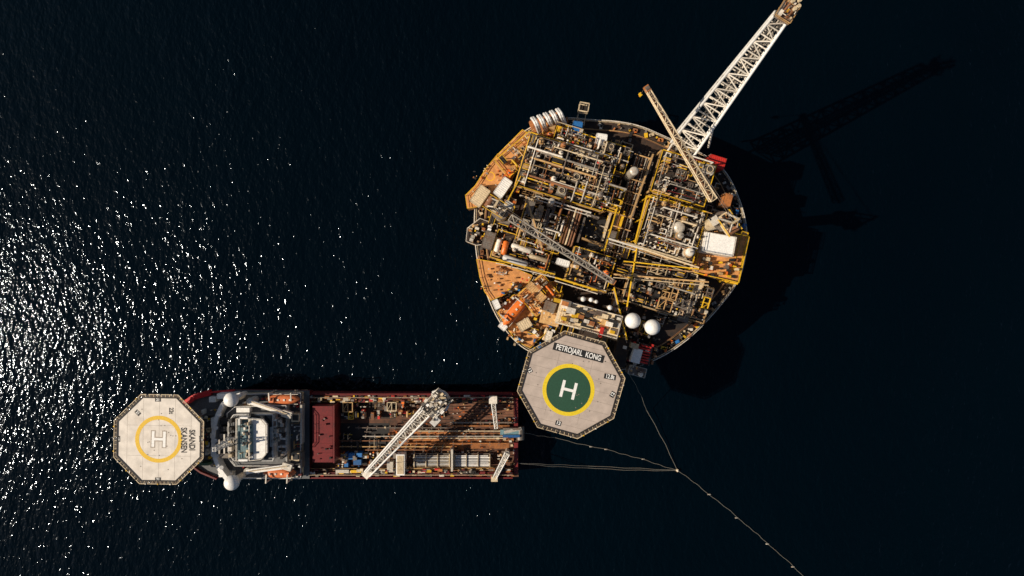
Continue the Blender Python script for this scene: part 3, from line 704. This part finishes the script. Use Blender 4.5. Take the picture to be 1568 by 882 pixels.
poly(b,[(362,622),(440,620),(440,712),(362,712),(352,700),(350,632)],Z1,Z2,'white','deckgrey','cleanwhite')
poly(b,[(360,634),(420,634),(420,704),(360,704),(352,690),(352,645)],Z2,Z3,'cleanwhite','deckgrey','cleanwhite')
bp=[(366,640),(376,636),(400,639),(408,648),(408,696),(400,706),(376,708),(366,703)]
poly(b,bp,Z3,Z4,'glass'); 
poly(b,[(384,640),(402,642),(409,650),(409,694),(402,702),(384,704)],Z4,Z4+.8,'white','cleanwhite','white')
poly(b,[(364,640),(383.5,640),(383.5,704),(364,704)],Z4,Z4+.6,'white','teal','white')
poly(b,bp,Z3-.6,Z3+1.1,'white')
poly(b,[(371,652),(386,650),(386,694),(371,692)],Z4+.8,Z4+1.5,'teal','teal'); 
for i in range(24): vb(R.uniform(367,384),R.uniform(644,700),R.uniform(1,4),R.uniform(1,5),Z4+.5,Z4+R.uniform(1.6,2.8),R.choice(['white','steel','beige','dark']))
vb(366,646,3,10,Z3,Z4+2,'cleanwhite'); vb(373,640,12,2,Z4,Z4+2,'cleanwhite'); vb(372,705,14,3,Z4,Z4+2,'cleanwhite')
for (y,h,m) in ((645,9,'dark'),(657,7,'black'),(668,8,'steel'),(678,7,'black'),(688,9,'dark'),(698,7,'steel')): vb(347,y,22,h,Z1,17+R.random()*2,m); vb(352,y,5,h*.7,17,20,R.choice(['white','beige','dark','cleanwhite']))
c=P(358,672,18)
b.truss(c,Vector((c.x,c.y,30)),1.8,1.8,.8,.8,6,.14,.08,'cleanwhite')
for z,l in ((24,5),(27,3.6)): b.beam((c.x,c.y-l/2,z),(c.x,c.y+l/2,z),.35,.2,'white')
pts=[(372,603),(356,608),(344,618),(336,635),(331,655),(330,675),(332,698),(339,716),(351,732),(366,737)]
for a,c_ in zip(pts,pts[1:]): b.beam(P(*a,15.5),P(*c_,15.5),1.1,3,'cleanwhite',1)
for a in pts[1:-1]: b.cyl(P(*a,13),P(*a,17.05),.56,'cleanwhite',12,var=1)
for (x,y,r) in ((354,612,11),(355,739,11.5)):
    c=P(x,y,20); b.cyl((c.x,c.y,ZM+3),c,.9,'white',14); b.sphere(c,r*S(20),'cleanwhite',28,16,1,1)
for (x,y,w,h,z) in ((345,607,26,8,15),(325,612,10,8,13),(372,628,20,7,17),(345,727,20,7,15),(338,720,8,14,14),(327,690,8,18,13),(327,648,8,16,13)): vb(x,y,w,h,ZF,z,'cleanwhite',1)
for (a,c_) in (((382,615),(440,634)),((378,722),(440,714))):
    b.beam(P(*a,17),P(*c_,17),1.1,.9,'cleanwhite',1); p=P(*a,17); b.cyl((p.x,p.y,Z1),p,.9,'white',12); p=P(*c_,17); b.box(p,(2.6,1.8,1.4),-.3,'white'); b.beam(P(a[0]+3,a[1],18),P(c_[0],c_[1],18),.25,.25,'beige')
SW=PAL_D+['white','cleanwhite','white','red','cleanwhite']
vfill(442,624,461,706,Z1,SW,3,['small','man','small','bun'],.2); vfill(422,638,440,700,Z2,['steel','white','dark','cleanwhite','pipegrey'],3,['small','eq','small'],.3)
vfill(412,640,421,700,Z3,['steel','white','white'],3,['small'],.2)
vfill(316,625,334,715,ZF,['white','steel','cleanwhite','beige','yellow','dark'],2.6,['small','man','eq','small'],.1)
vfill(285,625,316,708,ZF,SW,3,['small','eq','small'],.3)
for y in (616,722):
    for k in range(50): vb(R.uniform(372,462),y+R.uniform(-9,9),R.uniform(1,5),R.uniform(1,3.5),Z1,R.uniform(12.8,14),R.choice(['white','steel','dark','cleanwhite','dark','rust','maroon','red']))
vb(461,650,3,60,Z1,15,'white'); vb(461,705,3,24,Z1,15,'steel')
vb(312,711,14,4,ZF,13,'green'); 
for y in (640,700): vb(452,y,12,12,Z1,16,'beige'); vb(452,y,8,8,16,16.4,'black')
for (x,y,w,h) in ((432,660,10,3),(432,672,10,3),(432,684,10,3),(425,650,3,8),(415,669,3,30)): vb(x,y,w,h,Z2,16.2 if x>422 else 18.3,'cleanwhite',1)
b.obj('superstructure',ship)
lifeboat('lifeboat',432,612,52,15,0,13.4,'lifeboatorange'); lifeboat('lifeboat',427,725,50,15,180,13.4,'lifeboatorange')
e=empty('ship_deck_crane'); b=B()
c=P(664,622,20); b.cyl((c.x,c.y,ZM),(c.x,c.y,19),1.9,'white',24); b.cyl((c.x,c.y,18.4),(c.x,c.y,19.2),2.6,'steel',24); b.obj('pedestal',e); b=B()
B0=P(652,630,22); T=P(563,725,20); ang=math.atan2(T.y-B0.y,T.x-B0.x); f=Frame(c,ang)
b.box(f(-1.2,0,20.6),(6.5,4.2,2.6),ang,'white',1); b.box(f(-2.8,0,22.3),(3,3.2,.9),ang,'beige'); b.box(f(2.2,2.9,21),(2.4,1.8,2.4),ang,'cleanwhite'); b.box(f(3.1,2.9,21.3),(.8,1.85,1.3),ang,'glass')
for k in range(8):
    t=-1.2+k*.34; r=4.6; b.beam(f(-1.5-r*math.cos(t)*.75,r*math.sin(t)*.65,21.5),f(-1.5-r*math.cos(t+.34)*.75,r*math.sin(t+.34)*.65,21.5),.5,1.4,'cleanwhite',1)
for i in range(90): b.box(f(R.uniform(-5,2.2),R.uniform(-2.6,2.6),22.1+R.random()*.9),(R.uniform(.2,1.1),R.uniform(.2,.8),.8),ang,R.choice(['white','white','steel','beige','dark','pipegrey','dark','cleanwhite']))
b.rail([f(-5,-2.4,22),f(2,-2.4,22)],'white'); b.rail([f(-5,2.4,22),f(1,2.4,22)],'white')
for sg in (-1,1): b.beam(f(-1,sg*1.2,22),f(-2,sg*1,26.5),.4,.4,'white'); b.beam(f(-4,sg*1.2,22),f(-2,sg*1,26.5),.35,.35,'white')
b.obj('machinery_house_and_cab',e); b=B()
b.truss(B0,T,3.0,1.6,1.8,1.1,16,.24,.12,'cleanwhite','white'); d,a,bb=b.frame(B0,T)
b.beam(B0+a*.2,T+a*.2,.7,.7,'pipegrey',1); b.beam(B0+a*.9+bb*.9,T+a*.5+bb*.6,.3,.3,'cleanwhite',1); b.cyl(f(1,0,21),B0.lerp(T,.35)-bb*.8,.35,'steel',10); b.cyl(f(-2,0,26.5),T+bb*.6,.06,'steel',6)
b.box(T,(2.2,1.8,1.4),ang,'white'); b.cyl(T-a*.9,T+a*.9,.7,'steel',14); b.cyl(T,T-Vector((0,0,8)),.06,'steel',6); b.box(T-Vector((0,0,8)),(.7,.7,1),0,'yellow')
b.obj('boom',e)
bow=P(300,668,11)
hd2=helideck('ship_helideck',(243.5,672.5),74,21.6,22,'helicream',(243,672.5),36,6,False,-2,24,89,(bow.x,bow.y,10.6),'paintgold',2)
sign('SKANDI\nSKANSEN',287.5,674,40,18,-90,22,12.5,'name',hd2,bg=None,fg='black',sx=.72,bold=.06)
sign('22t',262,629,18,7,-90,22,9,'weight',hd2,bg=None,fg='black',sx=.8,bold=.04)
for (x,y,r) in ((211,632,-45),(242,612,0),(242,734,0),(181,672,90),(308,672,90)): sign('21',x,y,9,6,r,22,6,'edge_mark',hd2,sx=.9)

# ================================================================== MOORING LINES
def line(name,pts,sag=0,r=.075,beads=()):
    e=empty(name); b=B(); W=[]
    for (x,y,z) in pts: W.append(P(x,y,z))
    path=[]
    for i,(p,q) in enumerate(zip(W,W[1:])):
        for k in range(12):
            t=k/12; v=p.lerp(q,t); off=math.sin(t*math.pi)*sag*(p-q).length+math.sin(t*17+i)*.12*math.sin(t*math.pi); n=(q-p).cross(Vector((0,0,1))).normalized(); path.append(v+n*off)
    path.append(W[-1]); b.pipe(path,r,'rope',6,var=1); b.obj('line',e)
    b=B()
    for (x,y) in beads: c=P(x,y,.25); b.capsule(c-Vector((.4,0,0)),c+Vector((.4,0,0)),.17,'pipegrey',10)
    if beads: b.obj('floats',e)
line('mooring_line',[(790,709,8),(900,713.5,.25),(1037,720,.25)],0)
line('mooring_line',[(790,709,8),(900,716.5,.25),(1037,720.5,.25)],.01)
line('mooring_line',[(800,662,8),(850,670,.25),(930,688,.25),(985,703,.25),(1037,720,.25)],.015,beads=((905,684),(928,688),(985,703)))
line('mooring_line',[(963,572,20),(990,628,2),(1037,720,.25)],-.015)
line('mooring_line',[(1037,720,.25),(1085,757,.25),(1140,802,.25),(1178,835,.25),(1240,893,.25)],-.02,beads=((1086,757),(1128,793),(1175,833),(1214,868)))
e=empty('mooring_buoy'); b=B(); c=P(1037,720,.3); b.cyl(c,c+Vector((0,0,.5)),.4,'beige',16); b.sphere(c+Vector((0,0,.5)),.3,'white'); b.obj('buoy_body',e)

# ================================================================== SEA
me=bpy.data.meshes.new('sea'); W=15000; me.from_pydata([(-W,-W,0),(W,-W,0),(W,W,0),(-W,W,0)],[],[(0,1,2,3)])
sea=bpy.data.objects.new('sea',me); sc.collection.objects.link(sea)
m=bpy.data.materials.new('sea_water'); m.use_nodes=True; me.materials.append(m)
nt=m.node_tree;N=nt.nodes;L=nt.links; N.remove(N['Principled BSDF']); outn=N['Material Output']; tc=N.new('ShaderNodeTexCoord')
def noise(scale,det,rough,sc3,rot):
    mp=N.new('ShaderNodeMapping'); mp.inputs['Scale'].default_value=sc3; mp.inputs['Rotation'].default_value=(0,0,math.radians(rot)); L.new(tc.outputs['Object'],mp.inputs['Vector'])
    n=N.new('ShaderNodeTexNoise'); n.inputs['Scale'].default_value=scale; n.inputs['Detail'].default_value=det; n.inputs['Roughness'].default_value=rough; L.new(mp.outputs['Vector'],n.inputs['Vector']); return n.outputs['Fac']
def math_(op,a,b_):
    n=N.new('ShaderNodeMath'); n.operation=op
    for i,x in enumerate((a,b_)):
        if isinstance(x,(int,float)): n.inputs[i].default_value=x
        else: L.new(x,n.inputs[i])
    return n.outputs[0]
h=math_('ADD',math_('ADD',math_('MULTIPLY',noise(.10,2,.5,(1,.5,1),25),.6),math_('MULTIPLY',noise(.5,2,.5,(1,.55,1),35),.46)),math_('MULTIPLY',noise(1.15,2,.5,(1,.6,1),20),.23))
pn=noise(.013,4,.65,(1,.6,1),20)
pr=N.new('ShaderNodeMapRange'); pr.inputs['From Min'].default_value=.35; pr.inputs['From Max'].default_value=.65; pr.inputs['To Min'].default_value=.66; pr.inputs['To Max'].default_value=1.15; L.new(pn,pr.inputs['Value'])
h=math_('MULTIPLY',h,pr.outputs['Result'])
bp=N.new('ShaderNodeBump'); bp.inputs['Strength'].default_value=1; bp.inputs['Distance'].default_value=1; L.new(h,bp.inputs['Height'])
bp2=N.new('ShaderNodeBump'); bp2.inputs['Strength'].default_value=.55; bp2.inputs['Distance'].default_value=1; L.new(h,bp2.inputs['Height'])
cr=N.new('ShaderNodeMix'); cr.data_type='RGBA'; cr.inputs['A'].default_value=(.0001,.0012,.0025,1); cr.inputs['B'].default_value=(.0002,.0037,.0070,1)
L.new(noise(.005,4,.6,(1,1,1),0),cr.inputs['Factor'])
df=N.new('ShaderNodeBsdfDiffuse'); L.new(cr.outputs['Result'],df.inputs['Color']); L.new(bp2.outputs['Normal'],df.inputs['Normal'])
gl=N.new('ShaderNodeBsdfGlossy'); gl.inputs['Roughness'].default_value=.085; gl.inputs['Color'].default_value=(.46,.52,.60,1); L.new(bp.outputs['Normal'],gl.inputs['Normal'])
fn=N.new('ShaderNodeFresnel'); fn.inputs['IOR'].default_value=1.33; L.new(bp.outputs['Normal'],fn.inputs['Normal'])
ms=N.new('ShaderNodeMixShader'); L.new(fn.outputs[0],ms.inputs[0]); L.new(df.outputs[0],ms.inputs[1]); L.new(gl.outputs[0],ms.inputs[2]); L.new(ms.outputs[0],outn.inputs['Surface'])

# ================================================================== LIGHT, WORLD, CAMERA
EL=40
d=Vector((math.cos(math.radians(EL)),.075,-math.sin(math.radians(EL)))).normalized()
sl=bpy.data.lights.new('sun','SUN'); sl.energy=5; sl.angle=math.radians(.5); sl.color=(1,.87,.70)
so=bpy.data.objects.new('sun',sl); so.rotation_euler=d.to_track_quat('-Z','Y').to_euler(); so.location=(-200,0,200); sc.collection.objects.link(so)
w=bpy.data.worlds.new('World'); sc.world=w; w.use_nodes=True; nt=w.node_tree
sk=nt.nodes.new('ShaderNodeTexSky'); sk.sky_type='NISHITA'; sk.sun_disc=False; sk.sun_elevation=math.radians(EL); sk.sun_rotation=math.radians(-95)
nt.links.new(sk.outputs['Color'],nt.nodes['Background'].inputs['Color']); nt.nodes['Background'].inputs['Strength'].default_value=.05
cd=bpy.data.cameras.new('camera'); cd.sensor_width=36; cd.lens=24; cd.clip_end=50000; cd.clip_start=1
co=bpy.data.objects.new('camera',cd); co.location=(0,0,H); sc.collection.objects.link(co); sc.camera=co
sc.view_settings.view_transform='Standard'; sc.view_settings.look='None'; sc.view_settings.exposure=0
